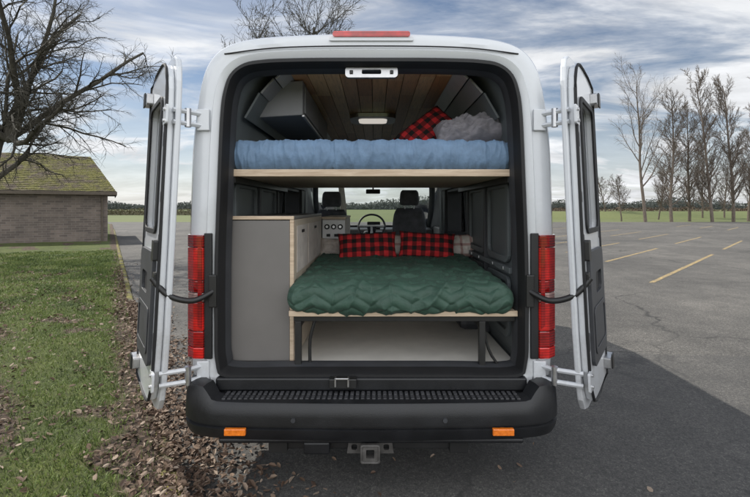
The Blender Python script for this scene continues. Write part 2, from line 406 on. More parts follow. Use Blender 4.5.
for y in(1.25,4.75):
    for s in(-1,1):
        V=[];F=[];prf=[(.20,.0),(.30,.0),(.345,.02),(.355,.06),(.355,.16),(.345,.2),(.30,.22),(.20,.22)]
        for i in range(32):
            a=2*math.pi*i/32
            for r_,w in prf: V.append((s*(.76+w),y+r_*math.cos(a),.355+r_*math.sin(a)))
        m_=len(prf)
        for i in range(32):
            for j in range(m_-1): F.append((i*m_+j,i*m_+j+1,((i+1)%32)*m_+j+1,((i+1)%32)*m_+j))
        mk('tyre',V,F,TYRE,van,smooth=True,sharp=50,recalc=True)
        cyl('wheel_rim',(s*.80,y,.355),(s*.95,y,.355),.205,STEEL,van,sides=28)
# cab
box('headliner',-.9,.9,3.12,4.0,1.93,1.97,LINER,van)
for s in(-1,1):
    box('b_pillar_trim',min(s*.86,s*1.0),max(s*.86,s*1.0),3.06,3.28,.6,2.0,LINER,van,bevel=.02)
    box('cab_door_trim',min(s*.93,s*1.0),max(s*.93,s*1.0),3.28,4.5,.5,1.29,DARKTRIM,van,bevel=.02)
    tube('a_pillar_trim',[(s*.86,4.05,2.1),(s*.92,4.45,1.7),(s*.93,4.9,1.28)],.045,LINER,van)
box('cab_floor',-.95,.95,3.15,5.0,.45,.5,RUBBER,van,bevel=0)
slab('dashboard',[(4.35,.8),(4.30,1.12),(4.38,1.24),(4.9,1.25),(4.9,.8)],[],-.93,.93,lambda u,d,z:(d,u,z),DARKTRIM,van,bevel=.02)
box('centre_console',-.16,.16,4.1,4.4,.6,1.22,DARKTRIM,van,bevel=.04)
box('centre_screen',-.1,.1,4.27,4.3,1.24,1.36,RUBBER,van,bevel=.01)
Vs=[];Fs=[];tilt=Matrix.Rotation(R(-28),3,'X')
for i in range(40):
    a=2*math.pi*i/40
    for j in range(8):
        b_=2*math.pi*j/8; v=Vector(((.195+.016*math.cos(b_))*math.cos(a),.016*math.sin(b_),(.195+.016*math.cos(b_))*math.sin(a)))
        Vs.append(tilt@v+Vector((-.03,4.02,1.30)))
for i in range(40):
    for j in range(8): Fs.append((i*8+j,i*8+(j+1)%8,((i+1)%40)*8+(j+1)%8,((i+1)%40)*8+j))
mk('steering_wheel_rim',Vs,Fs,DARKTRIM,van,smooth=True)
for ang in(0,180,270):
    a=R(ang); tube('steering_wheel_spoke',[tuple(Vector((-.03,4.02,1.30))),tuple(tilt@Vector((.19*math.cos(a),0,.19*math.sin(a)))+Vector((-.03,4.02,1.30)))],.02,ALU,van,k=2)
cyl('steering_wheel_hub',(-.03,4.0,1.29),(-.03,4.1,1.24),.065,DARKTRIM,van)
box('rear_view_mirror',-.12,.10,4.28,4.31,1.79,1.86,RUBBER,van,bevel=.012)
cyl('mirror_stalk',(-.01,4.3,1.86),(-.01,4.36,1.98),.012,RUBBER,van)
def seatpart(nm,cx_,cy_,z0,z1,w0,w1,dp,parent):
    V=[];F=[];nu=20;nv=14
    for i in range(nv+1):
        v=i/nv; z=z0+(z1-z0)*v; e=(1-abs(2*v-1)**6)**.5*.85+.15 if 0<v<1 else .15
        wv=(w0+(w1-w0)*v)*.5*(.78+.22*(1-abs(2*v-1)**5))
        for j in range(nu):
            a=2*math.pi*j/nu; c,s_=math.cos(a),math.sin(a)
            x=math.copysign(abs(c)**.45,c)*wv; y=math.copysign(abs(s_)**.45,s_)*dp*.5*e
            V.append((cx_+x,cy_+y,z))
    for i in range(nv):
        for j in range(nu): F.append((i*nu+j,i*nu+(j+1)%nu,(i+1)*nu+(j+1)%nu,(i+1)*nu+j))
    F.append(tuple(range(nu))[::-1]);F.append(tuple(range(nv*nu,(nv+1)*nu)))
    mk(nm,V,F,FABRICSEAT,parent,smooth=True,sharp=60)
for X,zz in((-.56,0),(.48,.02)):
    seatpart('seat_back',X,3.42,.92+zz,1.55+zz,.50,.42,.16,van)
    seatpart('seat_head_rest',X,3.40,1.585+zz,1.79+zz,.27,.24,.11,van)
    seatpart('seat_cushion',X,3.72,.84,1.0,.52,.5,.55,van)
    box('seat_base',X-.2,X+.2,3.5,3.95,.5,.84,DARKTRIM,van,bevel=.02)
    for dx in(-.06,.06): cyl('head_rest_post',(X+dx,3.4,1.5+zz),(X+dx,3.4,1.62+zz),.008,STEEL,van,sides=8)
for s in(-1,1):
    box('side_mirror',min(s*1.08,s*1.3),max(s*1.08,s*1.3),4.0,4.12,1.25,1.62,BLACKPL,van,bevel=.03)
    box('side_mirror_arm',min(s*1.0,s*1.1),max(s*1.0,s*1.1),4.03,4.09,1.3,1.36,BLACKPL,van,bevel=.01)

# doors ---------------------------------------------------------
def build_door(s):
    H=Vector((-1.03,-.15)); U=Vector((-.565,.825)); Nn=Vector((-.825,-.565))
    def mp(u,d,z):
        p=H+U*u+Nn*d; x=p.x+.05*(z-1.45)/.95
        return (-s*x,p.y,z) 
    ol=[(.02,.66),(.05,.54),(.11,.47),(.2,.445),(.35,.44),(.70,.455),(.70,.9),(.70,1.4),(.70,1.9),(.70,2.38),(.5,2.41),(.34,2.425),(.24,2.425),(.16,2.415),(.10,2.385),(.06,2.33),(.035,2.25),(.02,2.1),(.01,1.75),(.0,1.4),(.0,.9)]
    il=[(.05,.70),(.08,.60),(.14,.52),(.22,.495),(.35,.49),(.67,.505),(.67,1.4),(.67,2.34),(.5,2.37),(.34,2.38),(.25,2.38),(.18,2.365),(.13,2.335),(.09,2.28),(.065,2.21),(.05,2.1),(.04,1.75),(.03,1.4),(.03,.9)]
    win=rr(.17,1.44,.60,2.18,.06)
    pre='rear_door_'
    slab(pre+'outer_skin',ol,[win],0,.03,mp,PAINT,van,bevel=.008)
    slab(pre+'inner_panel',il,[win],.0302,.068,mp,PAINT,van,bevel=.010)
    slab(pre+'window_frame',rr(.155,1.425,.615,2.195,.07),[rr(.185,1.455,.585,2.165,.05)],.0683,.080,mp,RUBBER,van)
    slab(pre+'glass',rr(.165,1.435,.605,2.185,.06),[],.022,.027,mp,DGLASS,van,bevel=0)
    slab(pre+'trim_panel',rr(.13,.70,.62,1.33,.05),[rr(.30,1.08,.52,1.2,.03)],.0683,.088,mp,DARKTRIM,van,bevel=.006)
    slab(pre+'trim_pocket',rr(.30,1.08,.52,1.2,.03),[],.069,.073,mp,RUBBER,van,bevel=0)
    slab(pre+'trim_rib',rr(.17,.76,.58,1.02,.04),[rr(.20,.79,.55,.99,.03)],.0883,.094,mp,DARKTRIM,van)
    for (a,b_,c,d_) in ((.065,1.38,.10,1.43),(.065,.80,.105,.9),(.07,1.9,.11,1.98),(.63,1.38,.655,1.55),(.07,1.60,.10,1.66)):
        slab(pre+'pressing',rr(a,b_,c,d_,.015),[],.0683,.071,mp,DARKTRIM,van,bevel=0)
    seal=[mp(u,.070,z) for u,z in il]; tube(pre+'seal',seal+[seal[0]],.008,RUBBER,van,k=1,sides=6)
    for (u0,z0,u1,z1) in ((.58,2.22,.72,2.29),(.58,.56,.73,.63)):
        slab(pre+'latch',rr(u0,z0,u1,z1,.01),[],.069,.105,mp,STEEL,van)
        slab(pre+'latch_cover',rr(u0+.05,z0-.01,u1-.03,z1+.01,.01),[],.1053,.113,mp,BLKMET,van)
    slab(pre+'check_bracket',rr(.035,1.29,.10,1.40,.01),[],.0683,.10,mp,BLKMET,van)
    slab(pre+'check_bracket_low',rr(.04,1.16,.09,1.23,.01),[],.0683,.09,mp,BLKMET,van)
    for z in(2.06,.66):
        a=Vector(mp(.03,.04,z)); b_=Vector((s*.945,-.02,z))
        piv=Vector((s*.995,-.085,z))
        cyl('door_hinge_pin',piv+Vector((0,0,-.05)),piv+Vector((0,0,.05)),.017,STEEL,van)
        for dz in(-.032,.032):
            tube('door_hinge_arm',[tuple(b_+Vector((0,0,dz))),tuple(piv+Vector((0,0,dz)))],.013,PAINT,van,k=1,sides=6)
            tube('door_hinge_arm',[tuple(a+Vector((0,0,dz))),tuple(piv+Vector((0,0,dz)))],.013,PAINT,van,k=1,sides=6)
        box('door_hinge_plate',min(s*.90,s*.97),max(s*.90,s*.97),-.036,-.018,z-.06,z+.06,PAINT,van,bevel=.005)
        slab('door_hinge_leaf',rr(-.01,z-.05,.08,z+.05,.01),[],.0685,.08,mp,PAINT,van)
        for dz in(-.03,.03): slab('door_hinge_bolt',rr(.03,z+dz-.009,.048,z+dz+.009,.008),[],.0803,.088,mp,STEEL,van,bevel=0)
    A=Vector(mp(.06,.095,1.20)); B=Vector((s*.875,-.035,1.11))
    M1=A.lerp(B,.3)+Vector((0,-.03,-.065)); M2=A.lerp(B,.7)+Vector((0,-.04,-.065))
    tube('door_check_arm',[tuple(A),tuple(M1),tuple(M2),tuple(B)],.016,BLKMET,van,k=8)
    box('door_check_mount',min(s*.855,s*.90),max(s*.855,s*.90),-.05,-.016,1.02,1.2,BLKMET,van,bevel=.006)
build_door(-1); build_door(1)

# ================================================================= FURNITURE
def quilt(name,x0,x1,path,m,parent,puff,nx=300,np_=90):
    P=catmull([(y,z,0) for y,z in path],12)
    L=[0]
    for a,b in zip(P,P[1:]): L.append(L[-1]+(b-a).length)
    tot=L[-1]; pts=[];j=0
    for i in range(np_):
        t=(i/(np_-1))**1.5*tot
        while j<len(L)-2 and L[j+1]<t: j+=1
        f=(t-L[j])/max(1e-9,L[j+1]-L[j]); pts.append((P[j].lerp(P[j+1],min(1,f)),t))
    V=[];F=[]
    zmin=min(p[0].y for p in pts); zmax=max(p[0].y for p in pts); zm=(zmin+zmax)/2
    for i,(p,t) in enumerate(pts):
        a=pts[max(i-1,0)][0]; b=pts[min(i+1,np_-1)][0]; tg=(b-a).normalized(); nn=Vector((-tg.y,tg.x))
        for q in range(nx):
            xn=-1+2*q/(nx-1); x=x0+(x1-x0)*(xn+1)/2
            e=(1-min(1,abs(xn))**26)**.5*.9+.1
            d=puff(x,t)*e
            y=p.x+nn.x*d; z=p.y+nn.y*d; z=zm+(z-zm)*e
            y=y+(1-e)*.05
            V.append((x,y,z))
    for i in range(np_-1):
        for q in range(nx-1): F.append((i*nx+q,i*nx+q+1,(i+1)*nx+q+1,(i+1)*nx+q))
    return mk(name,V,F,m,parent,smooth=True)
ub=empty('upper_bunk_bed')
def puff_blue(x,t):
    w=.006*noise.noise(Vector((x*4,t*9,3)))
    a=abs(math.sin(math.pi*(x+w*3+.008*math.sin(t*25))/.115))**.4; b=abs(math.sin(math.pi*(t+.01*noise.noise(Vector((x*3,0,1))))/.105))**.4
    wr=(1-abs(noise.noise(Vector((x*14,t*5,6)))))**5
    wr2=(1-abs(noise.noise(Vector((x*24,t*11,16)))))**5
    return .011*a*(.5+.5*b)+.008*noise.noise(Vector((x*2,t*3,0)))+.008*wr+.005*wr2+.002*noise.noise(Vector((x*30,t*30,9)))
quilt('blue_quilt',-.865,.86,[(.24,1.80),(.16,1.80),(.125,1.83),(.115,1.89),(.13,1.945),(.19,1.965),(.6,1.97),(1.65,1.965)],BLUEQ,ub,puff_blue,nx=480,np_=100)
box('bunk_mattress',-.85,.85,.2,1.62,1.8,1.94,BLUEQ,ub,bevel=.03)
box('bunk_platform',-.85,.85,.13,1.70,1.762,1.795,PLYTOP,ub,bevel=.003)
box('bunk_front_edge',-.852,.852,.108,.1295,1.756,1.798,PLY,ub,bevel=.003)
boxes('bunk_support_rail',[(-.85,-.81,.14,1.7,1.72,1.7615),(.81,.85,.14,1.7,1.72,1.7615)],BLKMET,ub)
lb=empty('lower_bed')
def puff_green(x,t):
    u=x+.02*noise.noise(Vector((x*3,t*3,1))); v=t+.015*noise.noise(Vector((x*3,t*3,7)))
    zz=abs(((u*4.5)%1)-.5)*.11
    b=abs(math.sin(math.pi*(v+zz)/.062))**.5
    big=noise.noise(Vector((x*1.6,t*1.6,4)))
    fold=(1-abs(noise.noise(Vector((x*2.5+3,t*5,2)))))**7
    f2=(1-abs(noise.noise(Vector((x*9+3,t*7,12)))))**6
    return .013*b+.010*big+.016*fold+.012*f2+.003*noise.noise(Vector((x*26,t*26,9)))
quilt('green_quilt',-.485,.815,[(.12,.975),(.05,.98),(.02,1.01),(.015,1.05),(.04,1.095),(.11,1.118),(.5,1.13),(1.2,1.15),(2.0,1.13)],GREENQ,lb,puff_green,nx=400,np_=280)
box('mattress',-.44,.80,.12,2.0,.985,1.09,GREENQ,lb,bevel=.03)
box('bed_board',-.455,.835,.06,2.05,.952,.978,PLYTOP,lb,bevel=.002)
box('bed_front_edge',-.472,.835,.036,.0595,.950,.982,PLY,lb,bevel=.003)
fr=[(-.45,.83,.065,.10,.915,.951)]
for x in(-.425,.64):
    for y in(.065,1.15):
        fr.append((x-.018,x+.018,y,y+.035,.642,.914)); fr.append((x-.05,x+.05,y-.01,y+.05,.6405,.648))
for x in(-.425,.64): fr.append((x-.016,x+.016,.101,1.149,.875,.905))
fr.append((-.45,.83,1.15,1.185,.915,.951))
for x in(-.1,.3): fr.append((x-.015,x+.015,.10,1.15,.915,.95))
boxes('bed_steel_frame',fr,BLKMET,lb,bevel=.003)
tube('bed_brace',[(-.36,.1,.66),(-.36,.1,.80),(-.33,.1,.915)],.010,BLKMET,lb,k=3)
tube('bed_brace',[(.74,.09,.65),(.68,.09,.75),(.65,.09,.90)],.008,BLKMET,lb,k=3)
su=empty('under_bed_storage_box')
box('box_body',-.42,.58,1.35,1.95,.645,.86,VINYL,su)
boxes('drawer_front',[(-.40,.07,1.335,1.349,.66,.85),(.09,.565,1.335,1.349,.66,.85)],CREAM,su)
cab=empty('storage_cabinet')
box('cabinet_carcass',-.855,-.482,.16,1.5,.645,1.50,CABGREY,cab)
box('cabinet_front_panel',-.852,-.487,.14,.1595,.66,1.495,CABGREY,cab)
boxes('cabinet_ply_edge',[(-.4865,-.462,.138,.1598,.645,1.50),(-.855,-.462,.134,.1598,1.501,1.522)],PLY,cab)
box('cabinet_side_face',-.4815,-.464,.16,1.5,.645,1.50,PLYTOP,cab)
box('cabinet_top',-.855,-.462,.16,1.5,1.501,1.522,CABGREY,cab)
boxes('cabinet_drawer_lines',[(-.4638,-.459,.24,.66,1.17,1.46),(-.4638,-.459,.70,1.40,1.17,1.46)],CREAM,cab,bevel=.004)
boxes('cabinet_finger_pull',[(-.4588,-.455,.40,.50,1.41,1.43),(-.4588,-.455,1.0,1.1,1.41,1.43)],RUBBER,cab)
gal=empty('power_cabinet')
box('carcass',-.46,-.25,1.53,2.3,.645,1.47,CREAM,gal)
box('control_panel',-.458,-.252,1.512,1.529,1.18,1.46,WHITEPL,gal)
for i in range(3):
    x=-.415+.06*i
    cyl('round_socket',(x,1.5,1.40),(x,1.513,1.40),.024,RUBBER,gal)
    cyl('round_socket_cap',(x,1.494,1.40),(x,1.4995,1.40),.012,STEEL,gal,sides=12)
boxes('switch',[(-.42,-.385,1.503,1.5115,1.31,1.335),(-.35,-.30,1.503,1.5115,1.31,1.335)],RUBBER,gal)
box('worktop',-.465,-.245,1.50,2.3,1.471,1.49,PLY,gal)
ol=empty('overhead_locker')
slab('locker_body',[(-.80,2.17),(-.79,2.24),(-.72,2.33),(-.60,2.41),(-.46,2.42),(-.46,2.19)],[],.45,1.9,XZ,LOCKGREY,ol,bevel=.006)
slab('locker_side_door',[(.50,2.21),(1.15,2.21),(1.15,2.39),(.50,2.39)],[],-.4598,-.45,lambda u,d,z:(d,u,z),LOCKGREY,ol,bevel=.004)
slab('locker_side_door_b',[(1.17,2.21),(1.85,2.21),(1.85,2.39),(1.17,2.39)],[],-.4598,-.45,lambda u,d,z:(d,u,z),LOCKGREY,ol,bevel=.004)
boxes('locker_edge_strip',[(-.465,-.447,.44,1.9,2.175,2.189)],ALU,ol)
def pillow(name,w,h,t,loc,rot,m,wr=.012,seed=0):
    nu,nv=48,32; V=[];F=[]
    for side in(-1,1):
        for i in range(nu+1):
            for j in range(nv+1):
                u=-1+2*i/nu; v=-1+2*j/nv
                x=w/2*u*(1-.07*(1-v*v)*abs(u)); z=h/2*v*(1-.10*(1-u*u)*abs(v))
                th=t/2*((1-u**4)*(1-v**4))**.5
                e=((1-u*u)*(1-v*v))**.3
                th+=wr*noise.noise(Vector((u*3+seed,v*3,side)))*e+wr*.5*noise.noise(Vector((u*8+seed,v*8,side)))*e
                if wr>.03: th+=wr*.5*((1-abs(noise.noise(Vector((u*2+v*2+seed,v*5-u*3,side)))))**5)*e
                V.append((x,side*th,z))
    o=(nu+1)*(nv+1)
    for side in range(2):
        for i in range(nu):
            for j in range(nv):
                a=side*o+i*(nv+1)+j; f=(a,a+1,a+nv+2,a+nv+1); F.append(f if side else f[::-1])
    ob=mk(name,V,F,m,None,smooth=True); 
    bm=bmesh.new(); bm.from_mesh(ob.data); bmesh.ops.remove_doubles(bm,verts=bm.verts,dist=.0005); bmesh.ops.recalc_face_normals(bm,faces=bm.faces); bm.to_mesh(ob.data); bm.free()
    ob.location=loc; ob.rotation_euler=tuple(R(a) for a in rot); return ob
pillow('plaid_pillow',.50,.25,.14,(-.045,1.22,1.245),(-22,-2,2),PLAID,wr=.02,seed=1)
pillow('plaid_pillow',.48,.24,.14,(.46,1.25,1.25),(-20,3,-3),PLAID,wr=.02,seed=5)
pillow('tartan_pillow',.42,.22,.13,(.18,1.42,1.235),(-15,0,0),TARTAN,seed=2)
pillow('tartan_pillow',.34,.22,.13,(.76,1.40,1.235),(-15,0,8),TARTAN,seed=3)
pillow('cream_pillow',.30,.18,.12,(-.33,1.45,1.215),(-15,0,-8),CREAM,seed=4)
pillow('plaid_pillow',.42,.28,.15,(.40,.70,2.115),(-35,-38,8),PLAID,seed=6)
pillow('grey_blanket',.50,.20,.22,(.665,.46,2.065),(-35,-8,-6),GREYF,wr=.045,seed=7)

# ================================================================= GROUND
C0=Vector((-1.12,-.08)); T=Vector((-.608,1)).normalized(); NL=Vector((-T.y,T.x))
if NL.x>0: NL=-NL
def ab2w(a,b): p=C0+T*a+NL*b; return p.x,p.y
def lawnz(a,b):
    x,y=ab2w(a,b)
    return .055+.03*noise.noise(Vector((x*.6,y*.6,0)))+.012*noise.noise(Vector((x*3,y*3,5)))+min(.35,.02*max(0,b-1))
def litter(a,b):
    x,y=ab2w(a,b)
    e=.75+.18*max(0,a-1)+.5*noise.noise(Vector((x*.9,y*.9,3)))
    f=max(0,min(1,(b-e)/.45)); far=max(0,min(1,(12-a)/4)); f*=far
    f=max(f,.9*max(0,min(1,(.30-b)/.2)))
    f-=.8*max(0,min(1,(noise.noise(Vector((x*1.3,y*1.3,11)))-.28)*4))
    f=max(f,.75*max(0,min(1,(noise.noise(Vector((x*2.2,y*2.2,31)))-.2)*4)))
    return max(0,min(1,f))
def m_grassland():
    m,nt,b=newmat('field_grass'); v=coords(nt)
    f=noisen(nt,v,.05,6,.6); g=noisen(nt,v,2.5,6,.7)
    c=mixc(nt,.5,ramp(nt,f,[(.35,(.09,.115,.035)),(.65,(.16,.175,.06))]),ramp(nt,g,[(.3,(.07,.09,.03)),(.7,(.15,.175,.065))]))
    nt.links.new(c,b.inputs['Base Color']); b.inputs['Roughness'].default_value=.95; return m
FIELD=m_grassland()
def m_lawn():
    m,nt,b=newmat('lawn_soil'); v=coords(nt)
    at=N(nt,'ShaderNodeAttribute',attribute_name='litter')
    g=noisen(nt,v,9,8,.7); g2=noisen(nt,v,1.3,6,.65); g3=noisen(nt,v,45,5,.75)
    green=mixc(nt,.5,ramp(nt,g,[(.3,(.05,.065,.018)),(.7,(.13,.17,.04))]),ramp(nt,g2,[(.35,(.075,.105,.025)),(.65,(.17,.20,.05))]))
    green=mixc(nt,.85,green,ramp(nt,g3,[(.36,(.25,.25,.25)),(.5,(.95,.95,.9)),(.66,(1.6,1.6,1.35))]),'MULTIPLY')
    vo=N(nt,'ShaderNodeTexVoronoi'); vo.inputs['Scale'].default_value=45; nt.links.new(v,vo.inputs['Vector'])
    sp=N(nt,'ShaderNodeSeparateColor'); nt.links.new(vo.outputs['Color'],sp.inputs[0])
    br=ramp(nt,sp.outputs[0],[(0,(.03,.020,.014)),(.4,(.085,.055,.036)),(.8,(.16,.11,.078)),(1,(.24,.19,.14))])
    fac=math_(nt,'ADD',at.outputs['Fac'],math_(nt,'MULTIPLY',math_(nt,'SUBTRACT',g,.5),1.6))
    fac=ramp(nt,fac,[(.2,0),(.6,1)])
    nt.links.new(mixc(nt,fac,green,br),b.inputs['Base Color']); b.inputs['Roughness'].default_value=.95
    bump(nt,b,noisen(nt,v,40,6,.75),1,.05); return m
LAWN=m_lawn()
mk('ground',[(-1500,-300,-.02),(1500,-300,-.02),(1500,2500,-.02),(-1500,2500,-.02)],[(0,1,2,3)],FIELD)
As=[-5+i*.12 for i in range(130)]; a=As[-1]
while a<45: a+=.5+.02*a; As.append(a)
Bs=[0];b_=0
while b_<45: b_+=.1 if b_<6 else .5; Bs.append(b_)
V=[];att=[];F=[]
for a in As:
    for b_ in Bs:
        x,y=ab2w(a,b_); V.append((x,y,lawnz(a,b_))); att.append(litter(a,b_))
nb=len(Bs)
for i in range(len(As)-1):
    for j in range(nb-1): F.append((i*nb+j,(i+1)*nb+j,(i+1)*nb+j+1,i*nb+j+1))
lawn=mk('lawn',V,F,LAWN,smooth=True,recalc=False)
bm=bmesh.new(); bm.from_mesh(lawn.data); 
if sum(f.normal.z for f in bm.faces)<0: bmesh.ops.reverse_faces(bm,faces=bm.faces)
bm.to_mesh(lawn.data); bm.free()
A_=lawn.data.attributes.new('litter','FLOAT','POINT'); A_.data.foreach_set('value',att)
def m_asphalt():
    m,nt,b=newmat('asphalt'); v=coords(nt)
    f=noisen(nt,v,.35,6,.65); g=noisen(nt,v,130,2,.6); h=noisen(nt,v,2.2,6,.7); g2=noisen(nt,v,38,3,.75)
    base=ramp(nt,f,[(.3,(.078,.075,.072)),(.5,(.118,.113,.107)),(.7,(.165,.157,.146))])
    c=mixc(nt,.6,base,ramp(nt,h,[(.3,(.55,.55,.55)),(.7,(1.3,1.27,1.25))]),'MULTIPLY')
    c=mixc(nt,.9,c,ramp(nt,g,[(.3,(.35,.35,.35)),(.6,(1.15,1.15,1.15)),(.72,(2.6,2.6,2.5))]),'MULTIPLY')
    c=mixc(nt,.8,c,ramp(nt,g2,[(.35,(.5,.5,.5)),(.65,(1.35,1.35,1.3))]),'MULTIPLY')
    mx_=N(nt,'ShaderNodeTexNoise'); mx_.inputs['Scale'].default_value=1.5; mx_.inputs['Detail'].default_value=6; nt.links.new(v,mx_.inputs['Vector'])
    ad=N(nt,'ShaderNodeVectorMath',operation='ADD'); sc=N(nt,'ShaderNodeVectorMath',operation='SCALE'); sc.inputs['Scale'].default_value=.9
    nt.links.new(mx_.outputs['Color'],sc.inputs[0]); nt.links.new(v,ad.inputs[0]); nt.links.new(sc.outputs[0],ad.inputs[1])
    vo=N(nt,'ShaderNodeTexVoronoi',feature='DISTANCE_TO_EDGE'); vo.inputs['Scale'].default_value=.24; nt.links.new(ad.outputs[0],vo.inputs['Vector'])
    cr=ramp(nt,vo.outputs['Distance'],[(.0,.9),(.003,.7),(.006,0)])
    msk=ramp(nt,noisen(nt,v,.2,2),[(.36,0),(.55,1)])
    c=mixc(nt,math_(nt,'MULTIPLY',cr,msk),c,(.02,.02,.019))
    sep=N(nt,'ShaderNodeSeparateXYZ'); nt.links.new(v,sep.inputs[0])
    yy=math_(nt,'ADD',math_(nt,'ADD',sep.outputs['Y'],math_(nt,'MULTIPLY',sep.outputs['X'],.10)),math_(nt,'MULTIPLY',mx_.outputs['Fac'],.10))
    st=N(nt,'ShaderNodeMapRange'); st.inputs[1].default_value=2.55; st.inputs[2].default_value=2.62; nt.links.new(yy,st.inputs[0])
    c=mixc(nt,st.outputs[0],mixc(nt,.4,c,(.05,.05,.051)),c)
    nt.links.new(c,b.inputs['Base Color']); b.inputs['Roughness'].default_value=.85
    bump(nt,b,noisen(nt,v,110,3,.7),.8,.008); return m
ASPH=m_asphalt()
far=46.5
p0=ab2w(-12,-.1); p1=ab2w(34,-.1)
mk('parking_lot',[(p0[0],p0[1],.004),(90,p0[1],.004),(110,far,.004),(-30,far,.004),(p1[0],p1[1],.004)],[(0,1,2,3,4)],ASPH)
def m_kerb():
    m,nt,b=newmat('mossy_kerb'); v=coords(nt)
    f=noisen(nt,v,11,7,.75); g=noisen(nt,v,3.2,6,.7)
    c=mixc(nt,ramp(nt,g,[(.42,0),(.58,1)]),ramp(nt,f,[(.3,(.05,.042,.03)),(.6,(.16,.14,.10))]),ramp(nt,f,[(.3,(.09,.09,.02)),(.6,(.25,.22,.04))]))
    nt.links.new(c,b.inputs['Base Color']); b.inputs['Roughness'].default_value=.95; bump(nt,b,f,1,.02); return m
V=[];F=[]
sec=[(-.09,-.01),(-.085,.035),(-.07,.05),(-.01,.056),(.01,.05),(.02,-.01)]
aa=[-12+i*.08 for i in range(570)]
for a in aa:
    w=.016*noise.noise(Vector((a*2.5,0,0)))+.010*noise.noise(Vector((a*11,0,0)))
    for q,z in sec:
        x,y=ab2w(a,q+w+.006*noise.noise(Vector((a*15,q*40,0)))); V.append((x,y,z+w*.7))
for i in range(len(aa)-1):
    for j in range(5): F.append((i*6+j,i*6+j+1,(i+1)*6+j+1,(i+1)*6+j))
mk('kerb',V,F,m_kerb(),recalc=True,smooth=True)
def m_yel():
    m,nt,b=newmat('worn_yellow_paint'); v=coords(nt)
    f=noisen(nt,v,16,7,.8)
    nt.links.new(ramp(nt,f,[(.44,(.12,.11,.095)),(.56,(.46,.33,.13))]),b.inputs['Base Color']); b.inputs['Roughness'].default_value=.8; return m
V=[];F=[]
def stripe(x0,d0,x1,d1,w=.095):
    a=Vector((x0,d0-2.46)); b=Vector((x1,d1-2.46)); t=(b-a).normalized(); nn=Vector((-t.y,t.x))*w/2
    o=len(V)
    for p in(a-nn,b-nn,b+nn,a+nn): V.append((p.x,p.y,.008))
    F.append((o,o+1,o+2,o+3))
for c in (-3.35,-6.0,-8.65,-11.3,-13.95,-16.6,-19.3):
    for x0 in (5.8 if c>-6 else 6.75, ) : stripe(x0,x0-c,x0+4.2+(1.4 if c>-6 else 0),x0-c+4.2+(1.4 if c>-6 else 0))
    stripe(13.2,13.2-c,17.6,17.6-c)
for c in (-.7,1.95,4.6):
    stripe(14.0,14.0-c,18.4,18.4-c)
for c in (-3.35,-6,-8.65,-11.3,-.7,2): stripe(25,25-c,29.4,29.4-c)
mk('parking_bay_markings',V,F,m_yel())

def m_leaf():
    m,nt,b=newmat('dead_leaf'); 
    at=N(nt,'ShaderNodeAttribute',attribute_name='tone')
    nt.links.new(ramp(nt,at.outputs['Fac'],[(0,(.045,.027,.018)),(.35,(.11,.068,.045)),(.7,(.19,.13,.09)),(1,(.34,.27,.21))]),b.inputs['Base Color'])
    b.inputs['Roughness'].default_value=.8; return m
V=[];F=[];tone=[]
def addleaf(x,y,z,k=1):
    s=random.uniform(.010,.028)*k; r=random.uniform(0,6.28); q=Matrix.Rotation(r,3,'Z')@Matrix.Rotation(random.uniform(-.7,.7),3,'X')@Matrix.Rotation(random.uniform(-.7,.7),3,'Y')
    cz_=random.uniform(-.35,.5); o=len(V); w_=random.uniform(.35,.6)
    for px,py,pz in((-1,0,0),(-.35,-w_,cz_),(.5,-w_*.9,cz_),(1,0,0),(.5,w_*.9,cz_),(-.35,w_,cz_)):
        w=q@Vector((px*s,py*s,pz*s)); V.append((x+w.x,y+w.y,z+w.z+.006))
    F.append((o,o+1,o+2,o+3)); F.append((o,o+3,o+4,o+5)); t=random.random(); tone.extend([t]*6)
cnt=0
while cnt<34000:
    a=-1.5+random.random()**1.5*12; b_=random.random()**1.15*7.5
    l=litter(a,b_)
    if random.random()<l*.95+.11:
        x,y=ab2w(a,b_); addleaf(x,y,lawnz(a,b_)+random.uniform(0,.02),1 if a<4 else 1.3); cnt+=1
for i in range(8500):
    a=-1.5+random.random()**1.3*7; b_=.02-abs(random.gauss(0,.22))*(1.25 if a<3 else .9)
    x,y=ab2w(a,b_); addleaf(x,y,(.008 if b_<-.1 else .05)+random.uniform(0,.015))
for i in range(520):
    a=random.uniform(-1.5,12); b_=-.1-random.random()**2*2.5; x,y=ab2w(a,b_); addleaf(x,y,.008,.8)
o=mk('fallen_leaves',V,F,m_leaf()); A_=o.data.attributes.new('tone','FLOAT','POINT'); A_.data.foreach_set('value',tone)
def m_blade():
    m,nt,b=newmat('grass_blade'); at=N(nt,'ShaderNodeAttribute',attribute_name='tone')
    nt.links.new(ramp(nt,at.outputs['Fac'],[(0,(.045,.07,.018)),(.5,(.12,.17,.035)),(.85,(.20,.245,.06)),(1,(.32,.28,.16))]),b.inputs['Base Color'])
    b.inputs['Roughness'].default_value=.6; return m
V=[];F=[];tone=[]
def blade(x,y,z,h,t,k=1):
    r=random.uniform(0,6.28); w=(.0022+.0015*random.random())*k; lx=random.gauss(0,.6)*h; ly_=random.gauss(0,.6)*h; dx,dy=math.cos(r)*w,math.sin(r)*w
    o=len(V); V.extend([(x-dx,y-dy,z-.01),(x+dx,y+dy,z-.01),(x+lx*.4+dx*.7,y+ly_*.4+dy*.7,z+h*.6),(x+lx*.4-dx*.7,y+ly_*.4-dy*.7,z+h*.6),(x+lx,y+ly_,z+h)])
    F.append((o,o+1,o+2,o+3)); F.append((o+3,o+2,o+4)); tone.extend([t]*5)
cnt=0
